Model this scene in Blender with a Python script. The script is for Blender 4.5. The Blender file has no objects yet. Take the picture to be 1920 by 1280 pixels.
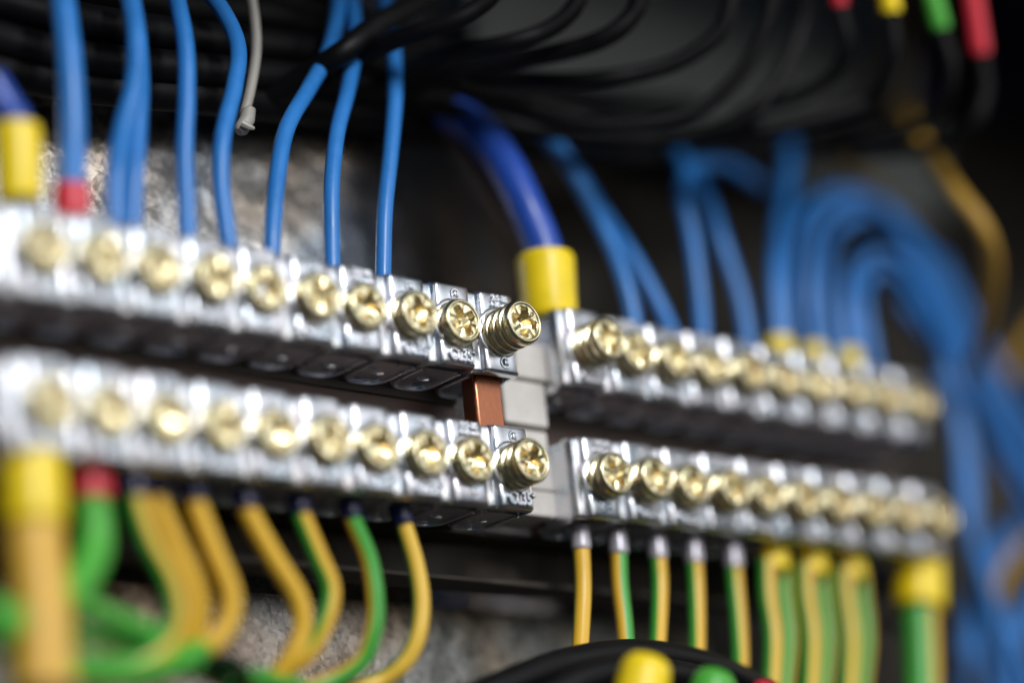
import bpy, bmesh, math, random
from mathutils import Vector, Matrix
random.seed(7)
S = 0.01                       # everything below is written in centimetres, built in metres
sc = bpy.context.scene
COL = sc.collection
PI = math.pi

# ------------------------------------------------------------------ camera, world, lamps, exposure
RIGHT = Vector((0.74883385, -0.65460257, -0.10258154)).normalized()
DOWN = Vector((0.13177567, 0.29883611, -0.9451688)); DOWN = (DOWN - RIGHT * DOWN.dot(RIGHT)).normalized()
FWD = RIGHT.cross(DOWN).normalized()
CAM = Vector((-43.16718747, -45.84604296, -20.67577839))
F = 4490.0
cd = bpy.data.cameras.new('camera'); cam = bpy.data.objects.new('camera', cd); COL.objects.link(cam)
M3 = Matrix((RIGHT, -DOWN, -FWD)).transposed()
cam.matrix_world = Matrix.Translation(CAM * S) @ M3.to_4x4()
cd.sensor_width = 22.5; cd.lens = F / 1920 * 22.5
cd.clip_start = 0.01; cd.clip_end = 50
cd.dof.use_dof = True; cd.dof.focus_distance = 65.3 * S; cd.dof.aperture_fstop = 1.12
cd.dof.aperture_blades = 0
sc.camera = cam

w = bpy.data.worlds.new('World'); sc.world = w; w.use_nodes = True
bg = w.node_tree.nodes['Background']; bg.inputs[0].default_value = (0.62, 0.74, 1.0, 1); bg.inputs[1].default_value = 0.045

def area(name, az, el, dist, sx, sy, power, col, target=(0, 0, -1.5)):
    """az: degrees from the panel's outward normal, positive to the right"""
    a, e = math.radians(az), math.radians(el)
    d = Vector((math.sin(a) * math.cos(e), -math.cos(a) * math.cos(e), math.sin(e)))
    l = bpy.data.lights.new(name, 'AREA'); l.shape = 'RECTANGLE'; l.size = sx * S; l.size_y = sy * S
    l.energy = power; l.color = col
    o = bpy.data.objects.new(name, l); COL.objects.link(o)
    p = Vector(target) + d * dist
    o.location = p * S
    o.rotation_euler = (-d).to_track_quat('-Z', 'Y').to_euler()
    return o
area('window_light', 29, 18, 130, 76, 84, 4.0, (0.93, 0.97, 1.0), (-6, 0, -1.5))
area('lamp_key', -14, 25, 120, 14, 50, 13.5, (0.97, 0.98, 1.0), (0, 0, -1.5))
area('fill_low', 10, 0, 120, 50, 14, 1.0, (1.0, 0.92, 0.82), (-4, 0, -6))  # added fill that lifts the lower panel, not an actual lamp
area('lamp_warm', 74, 12, 120, 22, 40, 1.3, (1.0, 0.88, 0.76), (5, 0, -1.5))
area('lamp_left', -62, 32, 150, 30, 50, 1.8, (0.9, 0.95, 1.0), (-6, 0, -1.5))

sc.view_settings.view_transform = 'Standard'; sc.view_settings.look = 'None'
sc.view_settings.gamma = 1; sc.view_settings.exposure = 0.0; sc.view_settings.use_curve_mapping = False
sc.cycles.use_denoising = True
sc.cycles.max_bounces = 8; sc.cycles.glossy_bounces = 6
sc.cycles.sample_clamp_indirect = 6.0

def at(px, py, Y):
    """the point seen at photo position (px, py) that lies at depth Y (cm) into the panel"""
    d = RIGHT * ((px - 960) / F) + DOWN * ((py - 640) / F) + FWD
    return CAM + d * ((Y - CAM.y) / d.y)

def dz(px, py, z):
    """the same, with the distance z (cm) from the lens plane given; returned as a (px, py, Y) triple"""
    d = RIGHT * ((px - 960) / F) + DOWN * ((py - 640) / F) + FWD
    return (px, py, CAM.y + d.y * z)

# ------------------------------------------------------------------ materials
def mat(name, col, rough=0.4, metal=0.0, build=None, **kw):
    m = bpy.data.materials.new(name); m.use_nodes = True
    nt = m.node_tree; b = nt.nodes['Principled BSDF']
    b.inputs['Base Color'].default_value = (*col, 1); b.inputs['Roughness'].default_value = rough
    b.inputs['Metallic'].default_value = metal
    for k, v in kw.items(): b.inputs[k.replace('_', ' ')].default_value = v
    if build: build(nt, b)
    return m
def N(nt, t, **ins):
    n = nt.nodes.new(t)
    for k, v in ins.items(): n.inputs[k.replace('_', ' ')].default_value = v
    return n
def ramp(nt, stops):
    r = nt.nodes.new('ShaderNodeValToRGB'); e = r.color_ramp.elements
    while len(e) < len(stops): e.new(0.5)
    for i, (p, c) in enumerate(stops): e[i].position = p; e[i].color = (*c, 1)
    return r
def bump_noise(nt, b, scale, strength, dist=0.01, detail=3.0):
    tc = nt.nodes.new('ShaderNodeTexCoord'); n = N(nt, 'ShaderNodeTexNoise', Scale=scale, Detail=detail)
    nt.links.new(tc.outputs['Object'], n.inputs['Vector'])
    bp = N(nt, 'ShaderNodeBump', Strength=strength, Distance=dist * S)
    nt.links.new(n.outputs[0], bp.inputs['Height']); nt.links.new(bp.outputs[0], b.inputs['Normal'])
    return tc, n
def b_zinc(nt, b):
    tc, n = bump_noise(nt, b, 2400, 0.13, 0.01, 3)
    n2 = N(nt, 'ShaderNodeTexNoise', Scale=170, Detail=3)
    gi = nt.nodes.new('ShaderNodeObjectInfo'); ad = nt.nodes.new('ShaderNodeVectorMath'); ad.operation = 'ADD'
    nt.links.new(tc.outputs['Object'], ad.inputs[0]); nt.links.new(gi.outputs['Random'], ad.inputs[1])
    nt.links.new(ad.outputs[0], n2.inputs['Vector'])
    r = ramp(nt, [(0.3, (0.52, 0.59, 0.66)), (0.5, (0.68, 0.70, 0.74)), (0.7, (0.74, 0.70, 0.74))])
    nt.links.new(n2.outputs[0], r.inputs[0]); nt.links.new(r.outputs[0], b.inputs['Base Color'])
    mr = N(nt, 'ShaderNodeMapRange', To_Min=0.21, To_Max=0.38)
    nt.links.new(n2.outputs[0], mr.inputs['Value']); nt.links.new(mr.outputs[0], b.inputs['Roughness'])
def b_brass(nt, b):
    tc, n = bump_noise(nt, b, 900, 0.25, 0.01, 3)
    n2 = N(nt, 'ShaderNodeTexNoise', Scale=230, Detail=2, Distortion=0.6)
    nt.links.new(tc.outputs['Object'], n2.inputs['Vector'])
    r = ramp(nt, [(0.3, (0.70, 0.51, 0.27)), (0.45, (0.79, 0.68, 0.44)), (0.58, (0.70, 0.66, 0.41)), (0.72, (0.83, 0.62, 0.46))])
    nt.links.new(n2.outputs[0], r.inputs[0]); nt.links.new(r.outputs[0], b.inputs['Base Color'])
def b_galv(nt, b):
    tc = nt.nodes.new('ShaderNodeTexCoord')
    nz = N(nt, 'ShaderNodeTexNoise', Scale=130, Detail=4)
    nt.links.new(tc.outputs['Object'], nz.inputs['Vector'])
    mx = nt.nodes.new('ShaderNodeVectorMath'); mx.operation = 'MULTIPLY_ADD'; mx.inputs[1].default_value = (0.0035,) * 3
    nt.links.new(nz.outputs['Color'], mx.inputs[0]); nt.links.new(tc.outputs['Object'], mx.inputs[2])
    v = N(nt, 'ShaderNodeTexVoronoi', Scale=230); nt.links.new(mx.outputs[0], v.inputs['Vector'])
    v2 = N(nt, 'ShaderNodeTexVoronoi', Scale=800); nt.links.new(mx.outputs[0], v2.inputs['Vector'])
    mix = N(nt, 'ShaderNodeMix'); mix.data_type = 'RGBA'; mix.inputs[0].default_value = 0.45
    nt.links.new(v.outputs['Color'], mix.inputs[6]); nt.links.new(v2.outputs['Color'], mix.inputs[7])
    bw = nt.nodes.new('ShaderNodeRGBToBW'); nt.links.new(mix.outputs[2], bw.inputs[0])
    big = N(nt, 'ShaderNodeTexNoise', Scale=28, Detail=2); nt.links.new(tc.outputs['Object'], big.inputs['Vector'])
    rb = ramp(nt, [(0.38, (0.60, 0.50, 0.41)), (0.5, (0.60, 0.57, 0.54)), (0.62, (0.52, 0.57, 0.63))])
    nt.links.new(big.outputs[0], rb.inputs[0])
    r = ramp(nt, [(0.25, (0.6, 0.6, 0.6)), (0.75, (1.35, 1.35, 1.35))]); nt.links.new(bw.outputs[0], r.inputs[0])
    ml = N(nt, 'ShaderNodeMix'); ml.data_type = 'RGBA'; ml.blend_type = 'MULTIPLY'; ml.inputs[0].default_value = 1
    nt.links.new(rb.outputs[0], ml.inputs[6]); nt.links.new(r.outputs[0], ml.inputs[7])
    nt.links.new(ml.outputs[2], b.inputs['Base Color'])
    bp = N(nt, 'ShaderNodeBump', Strength=0.9, Distance=0.05 * S)
    nt.links.new(bw.outputs[0], bp.inputs['Height'])
    nb = N(nt, 'ShaderNodeTexNoise', Scale=60, Detail=3); nt.links.new(tc.outputs['Object'], nb.inputs['Vector'])
    bp2 = N(nt, 'ShaderNodeBump', Strength=0.7, Distance=0.15 * S)
    nt.links.new(nb.outputs[0], bp2.inputs['Height']); nt.links.new(bp2.outputs[0], bp.inputs['Normal'])
    nt.links.new(bp.outputs[0], b.inputs['Normal'])
def b_pvc(strength=0.15):
    def f(nt, b):
        tc, n = bump_noise(nt, b, 700, strength, 0.01, 3)
        n2 = N(nt, 'ShaderNodeTexNoise', Scale=90, Detail=5, Roughness=0.7); nt.links.new(tc.outputs['Object'], n2.inputs['Vector'])
        r0 = b.inputs['Roughness'].default_value
        mr = N(nt, 'ShaderNodeMapRange', From_Min=.3, From_Max=.7, To_Min=r0 - .06, To_Max=r0 + .14)
        nt.links.new(n2.outputs[0], mr.inputs['Value']); nt.links.new(mr.outputs[0], b.inputs['Roughness'])
        h = N(nt, 'ShaderNodeHueSaturation'); h.inputs['Color'].default_value = b.inputs['Base Color'].default_value
        mv = N(nt, 'ShaderNodeMapRange', From_Min=.3, From_Max=.7, To_Min=.86, To_Max=1.1)
        nt.links.new(n2.outputs[0], mv.inputs['Value']); nt.links.new(mv.outputs[0], h.inputs['Value'])
        nt.links.new(h.outputs[0], b.inputs['Base Color'])
    return f
ZINC = mat('zinc_plated_steel', (0.7, 0.72, 0.75), 0.25, 1.0, b_zinc)
BRASS = mat('yellow_passivated_steel', (0.8, 0.62, 0.3), 0.27, 1.0, b_brass)
COPPER = mat('copper', (0.40, 0.155, 0.085), 0.3, 1.0, b_pvc(0.5))
GALV = mat('galvanised_sheet', (0.4, 0.4, 0.4), 0.25, 1.0, b_galv)
def b_galv_dimmed(nt, b):
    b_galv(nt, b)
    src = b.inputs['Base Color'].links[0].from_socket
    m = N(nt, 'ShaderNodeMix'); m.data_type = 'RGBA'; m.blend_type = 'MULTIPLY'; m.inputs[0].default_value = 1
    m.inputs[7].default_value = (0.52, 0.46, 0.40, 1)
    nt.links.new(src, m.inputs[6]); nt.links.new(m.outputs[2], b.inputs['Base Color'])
GALVD = mat('dimmed_galvanised_sheet', (0.2, 0.19, 0.17), 0.36, 0.9, b_galv_dimmed)  # same sheet metal as GALV, weaker light put into its colour
BLUE = mat('blue_pvc', (0.024, 0.18, 0.52), 0.33, 0, b_pvc())
DBLUE = mat('dark_blue_pvc', (0.018, 0.07, 0.38), 0.33, 0, b_pvc())
BLACK = mat('black_rubber', (0.0025, 0.0025, 0.003), 0.5, 0, b_pvc(), Specular_IOR_Level=0.2)
GREEN = mat('green_pvc', (0.07, 0.40, 0.04), 0.38, 0, b_pvc())
YEL = mat('yellow_sleeve', (0.90, 0.66, 0.008), 0.33, 0, b_pvc())
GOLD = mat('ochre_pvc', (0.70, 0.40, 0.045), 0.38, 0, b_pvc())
RED = mat('red_sleeve', (0.62, 0.02, 0.04), 0.38, 0, b_pvc())
NAVY = mat('navy_sleeve', (0.006, 0.008, 0.055), 0.35, 0, b_pvc())
GREYS = mat('pale_grey_sleeve', (0.42, 0.40, 0.44), 0.3, 0.3, b_pvc())
WHITE = mat('white_plastic', (0.60, 0.57, 0.53), 0.5, 0, b_pvc())
NYLON = mat('nylon', (0.34, 0.32, 0.28), 0.45, 0, b_pvc())
RAILM = mat('brown_laminate', (0.10, 0.065, 0.052), 0.42, 0.2, b_pvc(0.5))
DARKM = mat('dark_steel', (0.045, 0.036, 0.028), 0.6, 0.2, b_pvc(0.5))
PLATE = mat('grey_painted_plate', (0.32, 0.36, 0.345), 0.6, 0, b_pvc())
BROWNW = mat('brown_side_wall', (0.038, 0.031, 0.022), 0.7, 0, b_pvc())
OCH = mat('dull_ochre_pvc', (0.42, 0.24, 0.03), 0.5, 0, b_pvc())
def stripe(name, ca, cb, frac, phase):
    def f(nt, b):
        uv = nt.nodes.new('ShaderNodeUVMap'); sp = nt.nodes.new('ShaderNodeSeparateXYZ')
        nt.links.new(uv.outputs[0], sp.inputs[0])
        a = N(nt, 'ShaderNodeMath'); a.operation = 'ADD'; a.inputs[1].default_value = phase
        nt.links.new(sp.outputs[0], a.inputs[0])
        fr = N(nt, 'ShaderNodeMath'); fr.operation = 'FRACT'; nt.links.new(a.outputs[0], fr.inputs[0])
        r = ramp(nt, [(0, cb), (frac, ca)]); r.color_ramp.interpolation = 'CONSTANT'
        nt.links.new(fr.outputs[0], r.inputs[0]); nt.links.new(r.outputs[0], b.inputs['Base Color'])
        bump_noise(nt, b, 700, 0.15, 0.01)
    return mat(name, ca, 0.36, 0, f)
CY, CG = (0.74, 0.44, 0.035), (0.05, 0.34, 0.04)
_st = {}
def YG(frac, phase, light=False):
    k = (frac, phase, light)
    if k not in _st:
        _st[k] = stripe('yellow_green_pvc', (0.78, 0.50, 0.06) if light else CY, CG, frac, phase)
    return _st[k]

# ------------------------------------------------------------------ helpers
def link(name, bm, m, parent=None, smooth=True, bevel=0.0, loc=None):
    bmesh.ops.scale(bm, vec=(S, S, S), verts=bm.verts)
    me = bpy.data.meshes.new(name); bm.to_mesh(me); bm.free()
    if smooth:
        for p in me.polygons: p.use_smooth = True
        try: me.set_sharp_from_angle(angle=math.radians(38))
        except Exception: pass
    me.materials.append(m)
    o = bpy.data.objects.new(name, me); COL.objects.link(o)
    if parent: o.parent = parent
    if loc: o.location = Vector(loc) * S
    if bevel:
        bv = o.modifiers.new('bevel', 'BEVEL'); bv.width = bevel * S; bv.segments = 2; bv.limit_method = 'ANGLE'; bv.angle_limit = math.radians(40)
    return o
def tag(o, label=None, cat=None, group=None, kind=None):
    if label: o['label'] = label
    if cat: o['category'] = cat
    if group: o['group'] = group
    if kind: o['kind'] = kind
    return o
def empty(name, loc=(0, 0, 0)):
    o = bpy.data.objects.new(name, None); COL.objects.link(o); o.location = Vector(loc) * S
    o.empty_display_size = 0.01
    return o
def box(bm, x0, x1, y0, y1, z0, z1):
    vs = [bm.verts.new((x, y, z)) for x in (x0, x1) for y in (y0, y1) for z in (z0, z1)]
    for f in ((0, 1, 3, 2), (4, 6, 7, 5), (0, 4, 5, 1), (2, 3, 7, 6), (0, 2, 6, 4), (1, 5, 7, 3)):
        bm.faces.new([vs[i] for i in f])
def prism(bm, pts, z0, z1):
    """closed outline pts (x, y) extruded along z"""
    a = [bm.verts.new((x, y, z0)) for x, y in pts]; b = [bm.verts.new((x, y, z1)) for x, y in pts]
    n = len(pts)
    for i in range(n): bm.faces.new((a[i], a[(i + 1) % n], b[(i + 1) % n], b[i]))
    bm.faces.new(a[::-1]); bm.faces.new(b)
def spline(pts, per=10):
    P = [Vector(p) for p in pts]
    P = [P[0] * 2 - P[1]] + P + [P[-1] * 2 - P[-2]]
    out = []
    for i in range(1, len(P) - 2):
        p0, p1, p2, p3 = P[i - 1:i + 3]
        for k in range(per):
            t = k / per
            out.append(0.5 * ((2 * p1) + (p2 - p0) * t + (2 * p0 - 5 * p1 + 4 * p2 - p3) * t * t + (3 * p1 - p0 - 3 * p2 + p3) * t ** 3))
    out.append(P[-2].copy()); return out
def tube(bm, path, r, n=20, twist=0.0, cap=True, radii=None):
    uvl = bm.loops.layers.uv.verify()
    L = len(path); T = [(path[min(i + 1, L - 1)] - path[max(i - 1, 0)]).normalized() for i in range(L)]
    # reference direction: towards world -Y (the side that faces the room), so stripe phases are predictable
    ref = Vector((-0.69, -0.69, -0.2)); nrm = (ref - T[0] * ref.dot(T[0])).normalized()
    rings = []; ln = 0; lens = []
    for i in range(L):
        if i: ln += (path[i] - path[i - 1]).length
        lens.append(ln)
        nrm = (nrm - T[i] * nrm.dot(T[i])).normalized(); bi = T[i].cross(nrm)
        rr = radii[i] if radii else r
        rings.append([bm.verts.new(path[i] + (nrm * math.cos(2 * PI * k / n + twist * ln) + bi * math.sin(2 * PI * k / n + twist * ln)) * rr) for k in range(n)])
    for i in range(L - 1):
        for k in range(n):
            f = bm.faces.new((rings[i][k], rings[i][(k + 1) % n], rings[i + 1][(k + 1) % n], rings[i + 1][k]))
            for lp, (u, v) in zip(f.loops, ((k / n, lens[i]), ((k + 1) / n, lens[i]), ((k + 1) / n, lens[i + 1]), (k / n, lens[i + 1]))): lp[uvl].uv = (u, v)
    if cap: bm.faces.new(rings[0][::-1]); bm.faces.new(rings[-1])
def cable(name, pts, r, m, parent=None, n=20, twist=0.0):
    """pts: (px, py, Y) photo position with depth"""
    bm = bmesh.new(); tube(bm, spline([at(*p) for p in pts]), r, n, twist); return link(name, bm, m, parent)
def cable3(name, pts, r, m, parent=None, n=20, twist=0.0):
    bm = bmesh.new(); tube(bm, spline(pts), r, n, twist); return link(name, bm, m, parent)
def sleeve(name, a, b, r, m, parent, flare=1.06):
    """moulded ferrule collar from point a to point b"""
    bm = bmesh.new(); d = b - a; L = d.length
    pr = [(0, .90), (.03, .97), (.08, 1), (.86, flare), (.95, flare), (1.0, flare * .95), (1.0, flare * .8)]
    tube(bm, [a + d * t for t, _ in pr], r, 28, radii=[r * q for _, q in pr]); return link(name, bm, m, parent)

# ------------------------------------------------------------------ the cabinet
bm = bmesh.new()
fp = [(-26, 6), (-.9, 6), (.2, 6.06), (1.2, 6.28), (2.2, 6.68), (9.6, 9.9)]  # bend added so the sheet turns from the lamps and darkens rightwards
prism(bm, fp + [(x, y + .2) for x, y in fp[::-1]], -16, 26); bmesh.ops.recalc_face_normals(bm, faces=bm.faces)
link('back_panel', bm, GALV, smooth=True)['kind'] = 'structure'
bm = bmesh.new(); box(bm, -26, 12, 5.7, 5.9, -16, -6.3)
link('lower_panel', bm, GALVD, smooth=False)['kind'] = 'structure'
bm = bmesh.new(); box(bm, 9.75, 48, 10, 10.2, -16, 36)
link('rear_wall', bm, BROWNW, smooth=False)['kind'] = 'structure'
bm = bmesh.new(); box(bm, 6.5, 31, 7.4, 7.6, 11.5, 30)
o = link('mounting_plate', bm, PLATE, smooth=False, bevel=0.1)
tag(o, 'flat grey-green plate seen blurred behind the black cable loops at the top', 'plate')
bm = bmesh.new(); box(bm, 48.2, 48.4, -2, 10.2, -16, 36)
link('side_wall', bm, BROWNW, smooth=False)['kind'] = 'structure'

bm = bmesh.new(); box(bm, -45, 70, -9.4, -9, 14, 44)  # unseen board added to keep lamp light off the top cables
o = link('shade_board', bm, DARKM, smooth=False, bevel=.1)
tag(o, 'dark board added out of view to shade the top of the cabinet', 'shade board')

# brown carrier bar behind the clamps of each bank, dark steel rail below
def carrier(x0, x1, label, y=2.45):
    t = empty('carrier_bar', (x0, y, -2.9))
    b1 = bmesh.new(); box(b1, 0, x1 - x0, 0, 0.5, -1.9, 1.52); link('web', b1, RAILM, t, smooth=False, bevel=.03)
    b1 = bmesh.new(); box(b1, 0, x1 - x0, -0.12, 0.6, 1.53, 3.2); link('flange', b1, DARKM, t, smooth=False, bevel=.03)
    tag(t, label, 'carrier bar', 'carrier bars between the clamp rows')
carrier(-21, -.45, 'long brown carrier bar between the two clamp rows of the left bank')
carrier(2.6, 19.2, 'dark brown carrier bar between the two clamp rows of the right bank', 2.75)
def rail(x0, x1, z, label):
    t = empty('mounting_rail', (x0, 3.0, z))
    prof = [(0, 0), (0, .15), (1.2, .15), (1.2, -1.35), (0, -1.35), (0, -1.2), (1.05, -1.2), (1.05, 0)]
    b1 = bmesh.new()
    a = [b1.verts.new((0, y, zz)) for y, zz in prof]; b = [b1.verts.new((x1 - x0, y, zz)) for y, zz in prof]
    for i in range(len(prof)): b1.faces.new((a[i], a[(i + 1) % 8], b[(i + 1) % 8], b[i]))
    b1.faces.new(a[::-1]); b1.faces.new(b)
    bmesh.ops.recalc_face_normals(b1, faces=b1.faces)
    link('channel', b1, DARKM, t, smooth=False, bevel=.03)
    tag(t, label, 'rail')
rail(-22, 21, -4.9, 'dark steel mounting rail running below both lower clamp rows in shadow')

# white insulating support between the two banks
t = empty('insulator_block', (0, 1.3, -4.9))
for z0, z1, x1, y0 in ((.3, 1.05, 2.2, .3), (1.09, 2.85, 2.22, .34), (2.89, 4.2, 2.12, .12), (4.24, 5.35, 2.3, 0)):
    b1 = bmesh.new(); box(b1, .5 if z0 < 4.2 else -.15, x1, y0, 1.7, z0, z1)
    link('insulator_segment', b1, WHITE, t, smooth=False, bevel=.07)
tag(t, 'stack of white plastic insulator segments in the gap between left and right bank', 'insulator')

# ------------------------------------------------------------------ terminal clamp prototype
P = 1.6; ZT, ZB = 1.17, -1.16
def face_profile():
    # front face of the strap, left to right: recess, round bead, flat, rounded right edge
    pts = [(0.02, .62), (0.02, .30), (.06, .24), (.15, .215), (.24, .205)]
    for k in range(0, 9):
        a = PI * (1.0 - k / 8 * 0.5); pts.append((.47 + .2 * math.cos(a), .2 - .2 * math.sin(a)))
    pts += [(.60, .006), (.8, .002), (1.2, 0.0), (1.38, 0)]
    for k in range(1, 6):
        a = PI / 2 * k / 5; pts.append((1.38 + .17 * math.sin(a), .17 - .17 * math.cos(a)))
    pts += [(1.56, .62)]
    return pts
def clamp_body():
    bm = bmesh.new()
    fr = face_profile(); back = [(x, y) for x, y in ((1.45, .62), (1.42, .3), (.5, .34), (.14, .42), (.13, .62))]
    # front strap, with slightly rounded top and bottom
    outline = fr + back
    n = len(outline); nf = len(fr)
    levels = [(ZB, .09), (ZB + .03, .03), (ZB + .09, 0), (-.6, 0), (0, 0), (.6, 0), (ZT - .1, 0), (ZT - .035, .03), (ZT, .10)]
    rings = []
    for z, inn in levels:
        rings.append([bm.verts.new((x, y + (inn if i < nf and y < .5 else 0), z)) for i, (x, y) in enumerate(outline)])
    for a, b in zip(rings, rings[1:]):
        for i in range(n): bm.faces.new((a[i], a[(i + 1) % n], b[(i + 1) % n], b[i]))
    bm.faces.new(rings[0][::-1]); bm.faces.new(rings[-1])
    # side plates
    for x0, x1 in ((.14, .24), (1.34, 1.44)):
        q = bmesh.new()
        box(q, x0, x1, .63, 1.75, ZB + .06, ZT - .06); me = bpy.data.meshes.new('t'); q.to_mesh(me); q.free(); bm.from_mesh(me)
        bpy.data.meshes.remove(me)
    # threaded block behind the face
    box(bm, .26, 1.32, .64, .95, -.55, .55)
    # bottom and top straps with rounded rear corners; the bottom one has a rim and a slot
    for z0, z1, top in ((ZB + .03, ZB + .13, False), (ZT - .13, ZT - .03, True)):
        D, rr = 2.35, .5
        o1 = [(.10, .64)]
        for k in range(7):
            a = PI + PI / 2 * (-k / 6); o1.append((.10 + rr + rr * math.cos(a), D - rr + rr * math.sin(a)))
        for k in range(7):
            a = PI / 2 * (1 - k / 6); o1.append((1.50 - rr + rr * math.cos(a), D - rr + rr * math.sin(a)))
        o1.append((1.50, .64))
        prism(bm, o1, z0, z1)
        if not top:
            # raised rim round the strap, seen from below as a curved lip
            path = [Vector((x, y, z0 - .03)) for x, y in [(p[0] + (.06 if p[0] < .8 else -.06), p[1] - .06 if p[1] > 1.5 else p[1]) for p in o1]]
            tube(bm, path, .05, 8)
            # short slot with a lip
            tube(bm, spline([(.62, 1.45, z0 - .01), (.8, 1.5, z0 - .03), (1.0, 1.45, z0 - .01)], 5), .032, 8)
    # collar round the screw hole
    R0 = .70; ring = []
    cx = .55 * P
    m = 40
    for k in range(m):
        a = 2 * PI * k / m
        ring.append(Vector((cx + R0 * math.cos(a), .015, R0 * math.sin(a))))
    prev = None; first = None
    for k in range(m + 1):
        c = ring[k % m]; rad = Vector((c.x - cx, 0, c.z)).normalized()
        cur = first if k == m else [bm.verts.new(c + rad * .035 * math.cos(2 * PI * j / 8) + Vector((0, -1, 0)) * .04 * math.sin(2 * PI * j / 8)) for j in range(8)]
        if k == 0: first = cur
        if prev:
            for j in range(8): bm.faces.new((prev[j], prev[(j + 1) % 8], cur[(j + 1) % 8], cur[j]))
        prev = cur
    bmesh.ops.recalc_face_normals(bm, faces=bm.faces)
    return bm
def screw_bm():
    """set screw: outer end at y=0, body going to +y (into the clamp)"""
    bm = bmesh.new(); n = 72; R1 = .64; pitch = .275; D = .11
    rings = []
    L = 2.35; steps = 150
    for i in range(steps + 1):
        y = .13 + (L - .13) * i / steps
        row = []
        for k in range(n):
            a = 2 * PI * k / n
            ph = ((y / pitch) - a / (2 * PI)) % 1.0
            h = min(1.0, max(0.0, (abs(ph - .5) - .10) / .30))       # v-shaped groove, flat crest
            h = h * h * (3 - 2 * h)
            fade = min(1, max(0, (y - .17) / .10))
            r = R1 - D * (1 - h) * fade
            row.append(bm.verts.new((r * math.cos(a), y, r * math.sin(a))))
        rings.append(row)
    # chamfer and rim at the outer end
    prof = [(.10, .636), (.06, .62), (.025, .596), (.006, .575), (.0, .555), (.002, .53), (.012, .515), (.035, .50)]
    outer = []
    for y, r in prof:
        outer.append([bm.verts.new((r * math.cos(2 * PI * k / n), y, r * math.sin(2 * PI * k / n))) for k in range(n)])
    seq = rings[::-1] + outer
    for a, b in zip(seq, seq[1:]):
        for k in range(n): bm.faces.new((a[k], a[(k + 1) % n], b[(k + 1) % n], b[k]))
    bm.faces.new(seq[0][::-1])
    # driver face: height field with a tapered cross and four small ticks between the arms
    def height(x, z):
        r = math.hypot(x, z); base = .03 + .035 * math.exp(-(r / .3) ** 2) * 0
        d = 0
        for (u, v) in ((x, z), (z, x)):
            wd = .115 + .05 * max(0, 1 - abs(u) / .45)
            e = min(1, max(0, (wd - abs(v)) / .045))
            ln = min(1, max(0, (.445 - abs(u)) / .05))
            d = max(d, e * ln * (.15 + .20 * max(0, 1 - abs(u) / .45)))
        u, v = (x + z) * .7071, (x - z) * .7071
        for a, b in ((u, v), (v, u)):
            if .24 < abs(a) < .48 and abs(b) < .04: d = max(d, .022 * (1 - abs(b) / .04))
        wob = .006 * math.sin(17 * x + 5 * z) * math.sin(13 * z - 7 * x)
        return base + d + wob
    prev = outer[-1]; m2 = 36
    for i in range(1, m2):
        r = .50 * (1 - i / m2)
        cur = [bm.verts.new((r * math.cos(2 * PI * k / n), height(r * math.cos(2 * PI * k / n), r * math.sin(2 * PI * k / n)), r * math.sin(2 * PI * k / n))) for k in range(n)]
        for k in range(n): bm.faces.new((prev[k], prev[(k + 1) % n], cur[(k + 1) % n], cur[k]))
        prev = cur
    c = bm.verts.new((0, height(0, 0), 0))
    for k in range(n): bm.faces.new((prev[k], prev[(k + 1) % n], c))
    bmesh.ops.recalc_face_normals(bm, faces=bm.faces)
    return bm
def text_bm(bm, s, size, x, z, y=0.0, depth=.07, sx=1.0):
    cu = bpy.data.curves.new('t', 'FONT'); cu.body = s; cu.size = size; cu.extrude = depth / 2; cu.bevel_depth = .016; cu.bevel_resolution = 1
    cu.align_x = 'CENTER'; cu.align_y = 'CENTER'; cu.offset = .006; cu.resolution_u = 3
    o = bpy.data.objects.new('t', cu); COL.objects.link(o)
    dg = bpy.context.evaluated_depsgraph_get(); me = o.evaluated_get(dg).to_mesh()
    me2 = me.copy()
    rot = Matrix.Translation((x, y - depth / 2, z)) @ Matrix.Rotation(PI / 2, 4, 'X') @ Matrix.Scale(sx, 4, (1, 0, 0))
    me2.transform(rot); bm.from_mesh(me2)
    o.evaluated_get(dg).to_mesh_clear(); bpy.data.objects.remove(o); bpy.data.meshes.remove(me2)
def disc_mark(bm, x, z):
    m = 24; prev = None; first = None
    for k in range(m + 1):
        a = 2 * PI * k / m
        c = Vector((x + .145 * math.cos(a), 0, z + .145 * math.sin(a))); rad = Vector((math.cos(a), 0, math.sin(a)))
        cur = first if k == m else [bm.verts.new(c + rad * .035 * math.cos(2 * PI * j / 6) + Vector((0, -.035, 0)) * math.sin(2 * PI * j / 6)) for j in range(6)]
        if k == 0: first = cur
        if prev:
            for j in range(6): bm.faces.new((prev[j], prev[(j + 1) % 6], cur[(j + 1) % 6], cur[j]))
        prev = cur
    text_bm(bm, 'H', .17, x, z)
def marks(kind):
    bm = bmesh.new(); xc = .98
    if kind == 0:      # emblem above, size below
        disc_mark(bm, xc, .86); text_bm(bm, 'Cu35', .50, xc - .03, -.90, sx=.74); text_bm(bm, '+', .2, xc + .46, -.78)
    else:              # small type above, emblem below
        text_bm(bm, '2.5-35', .23, xc, .99, depth=.05); text_bm(bm, '1-35 mm', .19, xc, .80, depth=.05)
        disc_mark(bm, xc, -.86); 
    return bm
proto = empty('terminal_clamp')
body_p = link('clamp_body', clamp_body(), ZINC, proto, bevel=0)
screw_p = link('clamp_screw', screw_bm(), BRASS, proto)
mark_me = []
for k in (0, 1):
    o = link('embossed_marking', marks(k), ZINC, proto, smooth=False); mark_me.append(o)
mark_b = mark_me[1]; mark_b.parent = None
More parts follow.
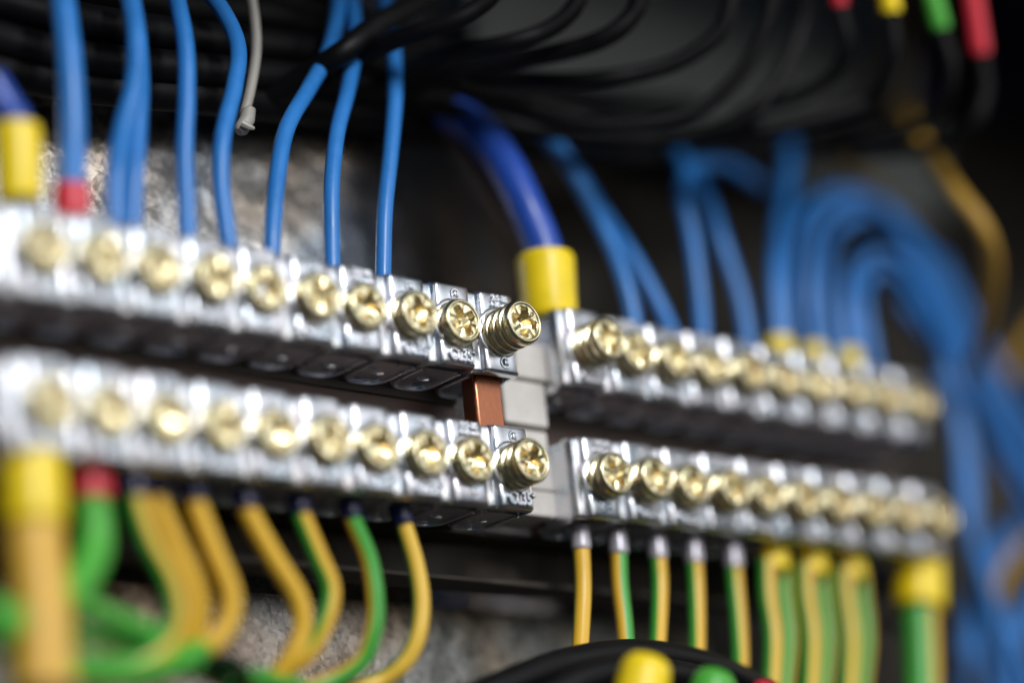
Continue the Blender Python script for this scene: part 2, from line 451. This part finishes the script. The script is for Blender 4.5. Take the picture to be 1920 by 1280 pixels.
ORD = ['rightmost', 'second from the right', 'third from the right', 'fourth from the right', 'fifth from the right',
       'fifth from the left', 'fourth from the left', 'third from the left', 'second from the left', 'leftmost']
kinds = {0: [1, 0, 0, 1, 0, 1, 0, 1, 0, 1], 1: [0, 1, 0, 0, 1, 0, 0, 1, 0, 1], 2: [0, 1, 0, 1, 0, 0, 1, 0, 1, 0], 3: [1, 0, 0, 1, 0, 1, 0, 1, 0, 0]}
outs = {0: [1.10] + [.40, .50, .36, .46, .32, .50, .38, .44, .48], 1: [.80, .38, .42, .37, .44, .36, .42, .40, .38, .45],
        2: [1.0, .55, .6, .5, .62, .55, .5, .6, .55, .62], 3: [.62, .66, .6, .7, .58, .64, .6, .66, .6, .72]}
PROTOS_USED = False
H = 3.83; BX, BY, BZ = 2.04, .354, .156
def put_clamp(x, y, z, kind, out, spin, label, grp):
    global PROTOS_USED
    if not PROTOS_USED:
        r = proto; bo, so, mo = body_p, screw_p, mark_me[0]; PROTOS_USED = True
    else:
        r = proto.copy(); COL.objects.link(r)
        bo = body_p.copy(); so = screw_p.copy()
        for c in (bo, so): COL.objects.link(c); c.parent = r
        if kind == 0: mo = mark_me[0].copy(); COL.objects.link(mo); mo.parent = r
        else: mo = None
    if kind == 1:
        mo2 = mark_b.copy(); COL.objects.link(mo2); mo2.parent = r
        if mo is mark_me[0]: pass
    r.location = Vector((x, y, z)) * S
    so.location = Vector((.55 * P, -out, -.02)) * S; so.rotation_euler = (0, spin, 0)
    tag(r, label, 'clamp', grp)
    return r
rng = random.Random(3)
rows = [(1, -H, 0, 0, 'lower row of the left bank', 'right'), (0, 0, 0, 0, 'upper row of the left bank', 'right'),
        (2, BZ, BX, BY, 'upper row of the right bank', 'left'), (3, BZ - H, BX, BY, 'lower row of the right bank', 'left')]
for rid, z, bx, by, where, side in rows:
    for i in range(10):
        if side == 'right': x = -(i + 1) * P; od = ORD[i]
        else: x = bx + i * P; od = ORD[9 - i]
        spin = rng.uniform(0, PI / 2)
        if rid == 0 and i == 0: spin = math.radians(8)
        if rid == 0 and i == 1: spin = math.radians(60)
        if rid == 1 and i == 0: spin = math.radians(-62)
        if rid == 1 and i == 1: spin = math.radians(14)
        extra = ''
        if i == 0: extra = ', screw backed out'
        put_clamp(x, by + rng.uniform(-.02, .02), z + rng.uniform(-.02, .02), kinds[rid][i], outs[rid][i], spin,
                  'silver clamp, %s in the %s%s' % (od, where, extra), 'clamps in the ' + where)
bpy.data.objects.remove(mark_b)

# copper link joining the upper and lower left rows
bm = bmesh.new(); box(bm, -1.27, -.27, .62, 1.22, -3.1, -.95)
o = link('copper_link', bm, COPPER, smooth=True, bevel=.09)
tag(o, 'flat copper bar joining the rightmost clamps of the upper and lower left rows', 'busbar')

# ------------------------------------------------------------------ wires
def wire(kind, pts, r, m, label, cat='wire', group=None, sl=None, per=10, twist=0.0):
    """a wire; sl = (material, radius, fraction of first metres) -> sleeve from pts[0] to pts[1]"""
    if sl is None:
        o = cable(kind, pts, r, m, twist=twist); tag(o, label, cat, group); return o
    a, b = at(*pts[0]), at(*pts[1])
    t = empty(kind, a)
    c = cable('insulation', pts, r, m, t, twist=twist); s = sleeve('ferrule_sleeve', a, b, sl[1], sl[0], t)
    for q in (c, s): q.location = -a * S
    tag(t, label, cat, group); return t
GB = 'blue wires entering the upper left row'
wire('blue_wire', [(134, 420, 1.1), (134, 352, 1.1), (136, 250, 1.2), (131, 130, 1.3), (122, 40, 1.5), (112, -40, 1.8)], .335, BLUE,
     'thick blue wire with a red sleeve at its foot above the upper left row', 'wire', GB, (RED, .43))
wire('blue_wire', [(214, 430, .9), (217, 330, .9), (232, 240, 1.1), (252, 160, 1.2), (255, 70, 1.4), (240, -30, 1.8)], .27, BLUE,
     'left one of two touching blue wires above the upper left row', 'wire', GB)
wire('blue_wire', [(247, 430, 1.3), (252, 330, 1.3), (258, 240, 1.5), (262, 150, 1.7), (256, 60, 2), (236, -30, 2.4)], .25, BLUE,
     'right one of two touching blue wires above the upper left row', 'wire', GB)
wire('blue_wire', [(352, 470, 1.1), (350, 400, 1.1), (346, 290, 1.2), (350, 180, 1.3), (347, 80, 1.5), (326, -30, 2)], .235, BLUE,
     'blue wire with a gentle bow, next right of the touching pair', 'wire', GB)
wire('blue_wire', [(434, 490, 1.1), (424, 430, 1.1), (414, 340, 1.2), (418, 255, 1.3), (440, 160, 1.6), (446, 90, 1.9), (420, 25, 2.4), (370, -40, 3)], .235, BLUE,
     'blue wire curving past the white cable tie in the top left', 'wire', GB)
wire('blue_wire', [(509, 500, 1.1), (511, 430, 1.1), (520, 330, 1.3), (538, 240, 1.6), (580, 165, 2.0), (615, 100, 2.3), (632, 30, 2.6), (638, -40, 3)], .235, BLUE,
     'blue wire leaning far to the right at its top, passing in front of black cables', 'wire', GB)
wire('blue_wire', [(623, 520, 1.1), (622, 450, 1.1), (622, 350, 1.2), (632, 250, 1.5), (652, 170, 1.8), (666, 90, 2.2), (662, 20, 2.6), (650, -40, 3)], .225, BLUE,
     'blue wire that passes behind a thick black cable near the top centre', 'wire', GB)
wire('blue_wire', [(718, 540, 1.1), (719, 480, 1.1), (722, 390, 1.1), (733, 280, 1.3), (741, 180, 1.6), (738, 90, 2), (725, 20, 2.4), (715, -40, 3)], .225, BLUE,
     'sharp blue wire, rightmost above the upper left row', 'wire', GB)
# thick dark blue cable with big yellow sleeve
wire('blue_cable', [(1032, 600, 1.35), (1022, 482, 1.35), (985, 385, 1.6), (935, 290, 2.3), (885, 235, 3.3), (810, 193, 4.3), (720, 160, 5.0), (640, 140, 5.3)], .56, DBLUE,
     'thick dark blue cable with a big yellow sleeve entering the right bank', 'cable', None, (YEL, .80))
wire('copper_wire', [(1012, 500, 2.4), (940, 400, 3), (880, 300, 3.6), (820, 220, 4.4)], .2, RAILM,
     'dim brown cable running just left of the thick dark blue cable', 'cable')
GR = 'blue wires entering the upper right row'
wire('blue_wire', [(1192, 620, 1.5), (1175, 540, 1.6), (1142, 450, 2), (1090, 350, 2.6), (1050, 280, 3.0), (1010, 240, 3.6), (950, 200, 4.6), (880, 180, 5.2)], .24, BLUE, 'slanting blue wire just right of the thick dark blue cable', 'wire', GR)
wire('blue_wire', [(1265, 640, 1.5), (1235, 570, 1.6), (1185, 480, 2.1), (1130, 400, 2.8), (1085, 330, 3.4), (1040, 275, 4.2), (990, 230, 5.0)], .23, BLUE, 'slanting blue wire second to the right of the thick dark blue cable', 'wire', GR)
wire('blue_wire', [(1318, 650, 1.5), (1312, 560, 1.6), (1298, 450, 1.7), (1280, 360, 1.9), (1300, 318, 2.4), (1360, 310, 3.2), (1430, 350, 4)], .24, BLUE, 'blue wire hooking over to the right, left one of the middle pair', 'wire', GR)
wire('blue_wire', [(1405, 660, 1.5), (1388, 560, 1.6), (1352, 450, 1.8), (1325, 370, 2.2), (1290, 320, 3), (1270, 280, 4)], .24, BLUE, 'blue wire leaning left, right one of the middle pair', 'wire', GR)
wire('blue_wire', [(1464, 690, 1.5), (1459, 635, 1.5), (1455, 520, 1.5), (1462, 420, 1.8), (1478, 330, 2.4), (1480, 270, 3.2)], .27, BLUE, 'thick upright blue wire with yellow sleeve left of the blue arches', 'wire', GR, (YEL, .42))
wire('blue_wire', [(1526, 700, 1.5), (1524, 650, 1.5), (1517, 540, 1.4), (1530, 430, 1.4), (1585, 378, 1.5), (1655, 400, 1.8), (1730, 500, 2.3), (1810, 640, 3), (1880, 800, 3.6), (1960, 950, 4)], .24, BLUE, 'outermost blue wire arching over to the right, with yellow sleeve', 'wire', GR, (YEL, .40))
wire('blue_wire', [(1560, 700, 1.7), (1556, 640, 1.7), (1548, 540, 1.7), (1565, 445, 1.8), (1615, 408, 2), (1680, 440, 2.3), (1745, 540, 2.8), (1830, 690, 3.2), (1950, 900, 3.6)], .23, BLUE, 'blue wire arching under the outermost arch on the right', 'wire', GR)
wire('blue_wire', [(1592, 715, 1.5), (1590, 660, 1.5), (1588, 590, 1.4), (1598, 520, 1.4), (1640, 478, 1.5), (1700, 500, 1.8), (1760, 590, 2.2), (1825, 720, 2.6), (1890, 830, 3), (1980, 960, 3.4)], .24, BLUE, 'blue wire of the inner arch with a yellow sleeve', 'wire', GR, (YEL, .40))
wire('blue_wire', [(1648, 730, 1.5), (1630, 640, 1.6), (1618, 560, 1.7), (1640, 510, 1.9), (1700, 540, 2.2), (1780, 680, 2.5), (1800, 830, 2.2), (1810, 960, 2), (1850, 1100, 2), (1905, 1300, 2)], .22, BLUE, 'innermost blue arch whose end drops steeply past the right end of the bank', 'wire', GR)
wire('blue_wire', [(1690, 560, 3.8), (1770, 690, 3.4), (1815, 850, 3), (1822, 980, 2.8), (1840, 1120, 2.8), (1870, 1320, 2.8)], .27, BLUE, 'broad blue wire dropping beside the right end of the lower right row', 'wire', GR)
wire('blue_wire', [(1482, 700, 1.9), (1476, 600, 1.9), (1478, 500, 2), (1500, 410, 2.2), (1560, 362, 2.5), (1640, 375, 2.8), (1720, 455, 3.2), (1800, 580, 3.6), (1900, 740, 4)], .22, BLUE, 'blue wire arching just above and behind the outermost arch', 'wire', GR)
wire('blue_wire', [(1608, 720, 1.9), (1604, 640, 1.9), (1606, 560, 1.9), (1630, 505, 2), (1680, 500, 2.3), (1735, 570, 2.6), (1800, 700, 3), (1880, 860, 3.4), (1960, 1000, 3.8)], .22, BLUE, 'blue wire between the inner arch and the innermost one', 'wire', GR)
wire('blue_wire', [(1545, 700, 2.2), (1536, 600, 2.2), (1532, 520, 2.3), (1550, 440, 2.5), (1610, 395, 2.8), (1690, 425, 3), (1760, 520, 3.3), (1840, 650, 3.8), (1960, 840, 4.4)], .22, BLUE, 'blue wire hidden half behind the outer arches on the right', 'wire', GR)
wire('blue_wire', [(1760, 700, 2.4), (1795, 800, 2.2), (1808, 900, 2.1), (1822, 1000, 2.1), (1850, 1100, 2.2), (1900, 1210, 2.4), (1950, 1320, 2.6)], .24, BLUE, 'blue wire curving away to the corner right of the thick green cable', 'wire', GR)
for k, (pts, r, lab) in enumerate((
        ([(1750, 480, 5), (1830, 640, 5), (1900, 780, 5), (1990, 900, 5)], .30, 'dim blue wire running down to the right edge below the orange strip'),
        ([(1960, 930, 4.6), (1890, 1010, 5), (1840, 1120, 5), (1800, 1310, 5)], .42, 'dim blue wire curving down inside the lower right corner'),
        ([(1980, 1080, 4), (1930, 1150, 4.2), (1900, 1220, 4.4), (1890, 1320, 4.6)], .42, 'dim blue wire at the very edge of the lower right corner'))):
    wire('blue_wire', pts, r, BLUE, lab, 'wire', 'dim blue wires at the right edge')
# orange-brown cables behind on the right
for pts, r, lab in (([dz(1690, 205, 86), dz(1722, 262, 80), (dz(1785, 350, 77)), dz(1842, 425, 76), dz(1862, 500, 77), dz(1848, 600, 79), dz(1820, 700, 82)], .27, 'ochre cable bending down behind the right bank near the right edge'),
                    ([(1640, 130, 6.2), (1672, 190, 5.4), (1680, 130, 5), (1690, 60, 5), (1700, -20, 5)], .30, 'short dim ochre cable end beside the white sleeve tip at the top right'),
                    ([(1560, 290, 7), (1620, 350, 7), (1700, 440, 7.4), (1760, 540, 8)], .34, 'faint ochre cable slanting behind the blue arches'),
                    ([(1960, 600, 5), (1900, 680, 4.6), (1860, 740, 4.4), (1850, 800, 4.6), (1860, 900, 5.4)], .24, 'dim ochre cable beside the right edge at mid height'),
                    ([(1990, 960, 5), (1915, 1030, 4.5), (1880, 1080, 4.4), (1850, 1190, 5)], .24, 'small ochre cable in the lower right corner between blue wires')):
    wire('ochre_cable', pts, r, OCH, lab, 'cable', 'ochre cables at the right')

GG = 'yellow-green wires below the lower left row'
wire('earth_cable', [(58, 850, .7), (62, 985, .7), (75, 1120, .4), (84, 1300, 0)], .66, GOLD,
     'very thick ochre cable with yellow sleeve in the bottom left corner', 'cable', None, (YEL, .72))
wire('blue_wire', [(36, 380, .9), (30, 240, .9), (10, 200, .9), (-20, 150, 1)], .40, DBLUE,
     'blurred blue wire with a big yellow sleeve at the left edge', 'wire', GB, (YEL, .56))
wire('earth_wire', [(168, 860, 1.0), (170, 936, 1.0), (178, 1000, 1.0), (165, 1060, .8), (110, 1130, .5), (-20, 1180, .3)], .42, GREEN,
     'thick green wire with a red sleeve next to the very thick ochre cable', 'wire', GG, (RED, .49))
def navy(pts, r, m, lab, tw=0.0): wire('earth_wire', pts, r, m, lab, 'wire', GG, (NAVY, r * 1.28), twist=tw)
navy([(252, 880, .85), (254, 930, .85), (280, 1010, .8), (322, 1090, .7), (334, 1160, .7), (300, 1220, .9), (220, 1252, 1.2), (60, 1235, 1.6)], .27, YG(.45, .02), 'yellow-green wire sweeping left at its foot, left one of the pair under one navy sleeve')
navy([(290, 885, 1.2), (292, 930, 1.2), (325, 1010, 1.2), (362, 1090, 1.2), (372, 1150, 1.3), (350, 1220, 1.6), (280, 1262, 2), (150, 1270, 2.4)], .25, YG(.2, .6), 'ochre wire behind, right one of the pair under one navy sleeve')
navy([(360, 890, 1.0), (366, 940, 1.0), (400, 1030, 1.0), (432, 1110, 1.0), (428, 1165, 1.1), (395, 1208, 1.3), (330, 1235, 1.7), (250, 1262, 2)], .26, YG(.2, .6), 'ochre wire with navy sleeve, third along from the thick green wire')
navy([(456, 905, 1.0), (463, 953, 1.0), (510, 1040, 1.0), (558, 1120, 1.0), (566, 1180, 1.1), (545, 1235, 1.3), (500, 1290, 1.8)], .255, YG(.2, .6), 'ochre wire with navy sleeve, fourth along from the thick green wire')
navy([(555, 915, 1.0), (564, 962, 1.0), (596, 1040, 1.0), (620, 1100, 1.0), (612, 1160, 1.1), (580, 1220, 1.4), (520, 1262, 1.8), (420, 1300, 2.2)], .235, YG(.42, .02), 'wire half green and half yellow crossing over the ochre one at its foot')
navy([(650, 925, 1.0), (660, 970, 1.0), (692, 1050, 1.0), (704, 1130, 1.0), (698, 1190, 1.1), (672, 1245, 1.4), (600, 1285, 1.9), (500, 1310, 2.2)], .225, YG(.49, .45), 'mostly green wire with a thin yellow stripe below the lower left row')
navy([(744, 935, 1.0), (757, 982, 1.0), (780, 1060, 1.0), (790, 1130, 1.0), (782, 1195, 1.1), (755, 1245, 1.4), (700, 1282, 1.9), (600, 1310, 2.2)], .225, YG(.38, .90, True), 'yellow wire with green left edge, rightmost below the lower left row')
GT = 'earth wires running left from the bundle in the bottom left'
wire('earth_wire', [(20, 1085, 1.2), (150, 1132, 1.1), (230, 1164, 1), (310, 1200, 1), (400, 1250, 1.2)], .24, GREEN, 'thin green wire slanting down behind the thick ochre cable', 'wire', GT)
wire('earth_wire', [(20, 1170, 1.8), (150, 1188, 1.6), (250, 1208, 1.4), (330, 1236, 1.4), (420, 1275, 1.6)], .24, YG(.4, .3), 'thin yellow-green wire just below the slanting green wire', 'wire', GT)
wire('earth_wire', [(20, 1240, .4), (130, 1252, .4), (220, 1262, .5), (310, 1250, .7), (380, 1215, 1)], .25, GREEN, 'green wire lying lowest at the bottom left, in front of the ochre loops', 'wire', GT)
wire('earth_wire', [(330, 1258, 1.2), (400, 1240, 1.0), (450, 1262, 1.2), (560, 1285, 1.6)], .2, YG(.6, .2), 'short bright green wire coming out of the black tie at the bottom left', 'wire', GT)
wire('earth_wire', [(-30, 1130, .5), (10, 1170, .7), (40, 1260, 1), (50, 1310, 1)], .3, GREEN, 'green wire just entering at the lower left edge behind the ochre cable', 'wire', GT)
wire('cable_tie', [(385, 1250, .9), (415, 1232, .6), (445, 1245, .5), (460, 1275, .8), (430, 1300, 1.4)], .16, BLACK, 'black tie looped round the earth wires at the bottom left', 'cable tie')

# right bank, lower row: wires below
GD = 'thin earth wires with grey sleeves below the lower right row'
for (x0, x1, ph, fr, lab) in ((1090, 1085, .83, .30, 'nearly all yellow thin wire, leftmost below the lower right row'),
                              (1160, 1176, .40, .38, 'thin wire yellow left and green right, second from the left below the lower right row'),
                              (1234, 1230, .98, .42, 'thin wire green left and yellow right, third from the left below the lower right row'),
                              (1302, 1306, .99, .44, 'dim green and ochre thin wire, fourth from the left below the lower right row'),
                              (1376, 1388, .01, .44, 'dim green and ochre thin wire, fifth from the left just before the yellow sleeves')):
    k = (x0 - 1090) * .12
    wire('earth_wire', [(x0 - 3, 985 + k, 1.3), (x0, 1030 + k, 1.3), (x0 + 3, 1100, 1.3), ((x0 + x1) / 2 + 3, 1170, 1.2), (x1, 1250, 1.0), (x1 - 8, 1330, .7)], .235, YG(fr, ph), lab, 'wire', GD, (GREYS, .27))
GE = 'twin-sleeved earth wires below the lower right row'
for x, lab in ((1452, 'left'), (1524, 'middle'), (1596, 'right')):
    t = empty('earth_wire_pair', at(x, 1060, 1.4)); org = at(x, 1060, 1.4)
    y0 = 1010 + (x - 1450) * .12
    q = [sleeve('ferrule_sleeve', at(x - 2, y0, 1.4), at(x, y0 + 58, 1.4), .43, YEL, t),
         cable('insulation', [(x - 14, y0 + 40, 1.3), (x - 12, 1120, 1.3), (x - 2, 1200, 1.2), (x - 8, 1330, 1)], .27, YG(.4, .98), t),
         cable('insulation', [(x + 14, y0 + 40, 1.6), (x + 18, 1120, 1.6), (x + 26, 1200, 1.5), (x + 14, 1330, 1.4)], .27, YG(.42, .12), t)]
    for c in q: c.location = -org * S
    tag(t, 'pair of yellow-green wires in one yellow sleeve, %s of the three such pairs' % lab, 'wire pair', GE)
wire('earth_cable', [(1724, 1045, 1.4), (1724, 1140, 1.4), (1728, 1230, 1.4), (1730, 1340, 1.3)], .56, YG(.76, .08),
     'thick green cable with yellow stripe and big yellow sleeve below the right end', 'cable', None, (YEL, .78))

# black arch and coloured sleeves at the bottom, nearer than the bank
wire('black_cable', [(840, 1330, .2), (960, 1278, .1), (1080, 1238, 0), (1200, 1226, 0), (1320, 1246, 0), (1420, 1290, .2), (1500, 1350, .5)], .42, BLACK,
     'thick black cable arching along the bottom edge in front of the earth wires', 'cable')
wire('black_cable', [(1010, 1320, -.6), (1100, 1270, -.8), (1200, 1258, -.8), (1330, 1280, -.7), (1400, 1330, -.5)], .42, BLACK,
     'second black cable under the arch, behind the yellow and green caps', 'cable')
for nm, px, py, r, m, Y, lab in (('yellow_cap', 1222, 1268, .72, YEL, -3.0, 'rounded yellow sleeve cap sticking up at the bottom edge'),
                                ('green_cap', 1348, 1288, .62, GREEN, -2.4, 'rounded green sleeve cap at the bottom edge beside the yellow one'),
                                ('red_cap', 1440, 1296, .40, RED, -1.6, 'small red sleeve cap just showing at the bottom edge')):
    c = at(*dz(px, py + 6, 60.5 + 1.2 * (Y + 3))); r *= .92; b1 = bmesh.new()
    prof = [(0, .03), (0, .45), (-.06, .72), (-.2, .92), (-.45, 1.0), (-2.6, 1.06)]
    tube(b1, [c + Vector((.35 * h, -.15 * h, h)) * 1.0 + Vector((0, 0, r * .9)) for h, _ in prof], r, 28, radii=[r * q for _, q in prof])
    tag(link(nm, b1, m), lab, 'sleeve')

# ------------------------------------------------------------------ black cables at the top
GK = 'black cables sweeping across the top'
D = dz
blk = [
    ([(440, 215, 4.9), (560, 150, 3.0), (640, 100, 1.6), (700, 52, 1.4), (770, 10, 1.4), (830, -40, 1.6)], .34, 'black cable crossing in front of the two right blue wires at the top'),
    ([D(620, 140, 69), D(745, 74, 67.5), D(840, 44, 67), D(900, 12, 67), D(950, -40, 67)], .27, 'black cable with a brown sheen, just right of the crossing one'),
    ([D(680, 175, 70), D(820, 105, 69), D(940, 84, 68), D(1020, 60, 68), D(1072, 20, 68), D(1100, -40, 68)], .27, 'black cable bending upward left of the grey plate centre'),
    ([D(720, 185, 71), D(880, 130, 70), D(1050, 98, 69), D(1140, 68, 68.5), D(1190, 22, 68.5), D(1208, -40, 68.5)], .29, 'black cable bending upward in front of the grey plate centre'),
    ([D(760, 125, 72), D(900, 142, 71), D(1060, 152, 70), D(1200, 138, 70), D(1290, 106, 70), D(1355, 50, 70), D(1374, -40, 70)], .26, 'black cable making a wide cup along the bottom of the grey plate'),
    ([D(830, 150, 71), D(960, 205, 71), D(1120, 235, 71), D(1290, 215, 71), D(1380, 148, 71), D(1430, 60, 71), D(1455, -40, 71)], .24, 'black cable with a grey sheen right of the wide cup'),
    ([D(600, 190, 72), D(800, 200, 72), D(1000, 240, 73), D(1200, 262, 73), D(1350, 240, 73), D(1440, 180, 73), D(1500, 60, 74), D(1505, -40, 74)], .27, 'black cable in the right half of the top bundle, dropping from above'),
    ([(-60, 60, 4), (150, 110, 4), (350, 130, 3.8), (560, 150, 3.8), (760, 180, 3.8), (1000, 215, 4.0)], .5, 'black cable lying across the top left behind the blue wires'),
    ([(-60, 120, 4.4), (150, 160, 4.4), (350, 180, 4.2), (560, 200, 4.2), (760, 225, 4.6), (1000, 262, 4.8), (1300, 282, 4.8)], .48, 'lowest black cable of the top left bundle, above the bare steel'),
    ([(-60, -10, 4), (150, 40, 4), (350, 70, 4), (560, 95, 4), (800, 140, 4), (1100, 200, 4)], .52, 'upper black cable of the top left bundle'),
    ([(100, -40, 4.6), (300, 10, 4.6), (500, 30, 4.6), (700, 90, 4.6), (900, 160, 4.4)], .55, 'black cable at the very top left edge of the picture'),
    ([(500, -60, 4.8), (640, 10, 4.8), (760, 70, 4.8), (900, 135, 4.4), (1100, 182, 4.2), (1300, 205, 4.2)], .36, 'black cable fanning out behind the crossing cable'),
    ([(700, 240, 5.2), (900, 262, 5.2), (1100, 285, 5), (1300, 296, 4.6), (1500, 290, 4.6), (1720, 250, 4.6)], .46, 'black cable along the bottom of the bundle above the right bank'),
    ([(950, 190, 5.0), (1150, 240, 4.8), (1350, 262, 4.8), (1550, 250, 4.8), (1720, 210, 4.8)], .46, 'black cable in the thick of the bundle above the right bank'),
    ([D(1000, 200, 74), D(1200, 252, 74), D(1400, 248, 74), D(1560, 215, 74), D(1640, 190, 74)], .33, 'black cable through the middle of the bundle above the right bank'),
]
for pts, r, lab in blk: wire('black_cable', pts, r, BLACK, lab, 'cable', GK)
# tagged cable loops on the right
GL = 'black cable loops with coloured sleeves at the top right'
for pts, m, sr, lab in (
        ([D(1566, -60, 73), D(1574, 12, 73), D(1588, 80, 73), D(1562, 140, 73.5), D(1500, 180, 74), D(1380, 215, 75)], RED, .24, 'black cable loop with a short red sleeve at the top edge'),
        ([D(1660, -60, 73), D(1670, 24, 73), D(1676, 100, 73), D(1650, 165, 73.5), D(1580, 215, 74.5), D(1440, 245, 76)], YEL, .30, 'black cable loop with a yellow sleeve'),
        ([D(1735, -60, 74), D(1764, 55, 74), D(1782, 130, 74), D(1760, 205, 74.5), D(1690, 250, 75), D(1540, 275, 76)], GREEN, .28, 'black cable loop with a green sleeve'),
        ([D(1815, -60, 75), D(1838, 102, 75), D(1846, 170, 75), D(1822, 235, 75), D(1750, 275, 76), D(1600, 292, 77)], RED, .30, 'black cable loop with a long pinkish red sleeve near the right corner')):
    wire('black_cable', pts, .22, BLACK, lab, 'cable', GL, (m, sr))
for pts, r, lab in (([(1720, -60, 5), (1728, 40, 5), (1730, 130, 5), (1712, 230, 5.2)], .5, 'dark blue cable hanging behind the yellow-sleeved loop'),
                    ([(1900, -60, 4.6), (1890, 40, 4.6), (1880, 110, 4.8), (1860, 200, 5)], .55, 'dark blue cable hanging in the top right corner')):
    wire('blue_cable', pts, r, NAVY, lab, 'cable', 'dark blue cables in the top right')
wire('ochre_cable', [(1700, 90, 4.6), (1698, 140, 4.5), (1692, 180, 4.5), (1685, 215, 4.7)], .3, NYLON, 'pale blurred cable end hanging between the yellow and green sleeved loops', 'cable')

# nylon cable tie hanging top left
t = empty('cable_tie', at(458, 225, 2.8)); org = at(458, 225, 2.8)
path = spline([at(466, -40, 2.8), at(478, 40, 2.8), at(480, 100, 2.8), at(470, 165, 2.8), at(458, 215, 2.8)])
b1 = bmesh.new(); tube(b1, path, .15, 10)
q = [link('strap', b1, NYLON, t)]
b1 = bmesh.new(); tube(b1, [at(462, 200, 2.7), at(466, 206, 2.7), at(463, 225, 2.7), at(452, 243, 2.7), at(448, 248, 2.7)], .2, 12, radii=[.1, .2, .22, .21, .12])
q.append(link('tie_head', b1, NYLON, t))
b1 = bmesh.new(); tube(b1, [at(455, 232, 2.5), at(466, 238, 2.4), at(476, 241, 2.4)], .08, 8, radii=[.12, .09, .05])
q.append(link('tail', b1, NYLON, t))
for c in q: c.location = -org * S
tag(t, 'white nylon cable tie hanging with its knobbly head down, top left', 'cable tie')
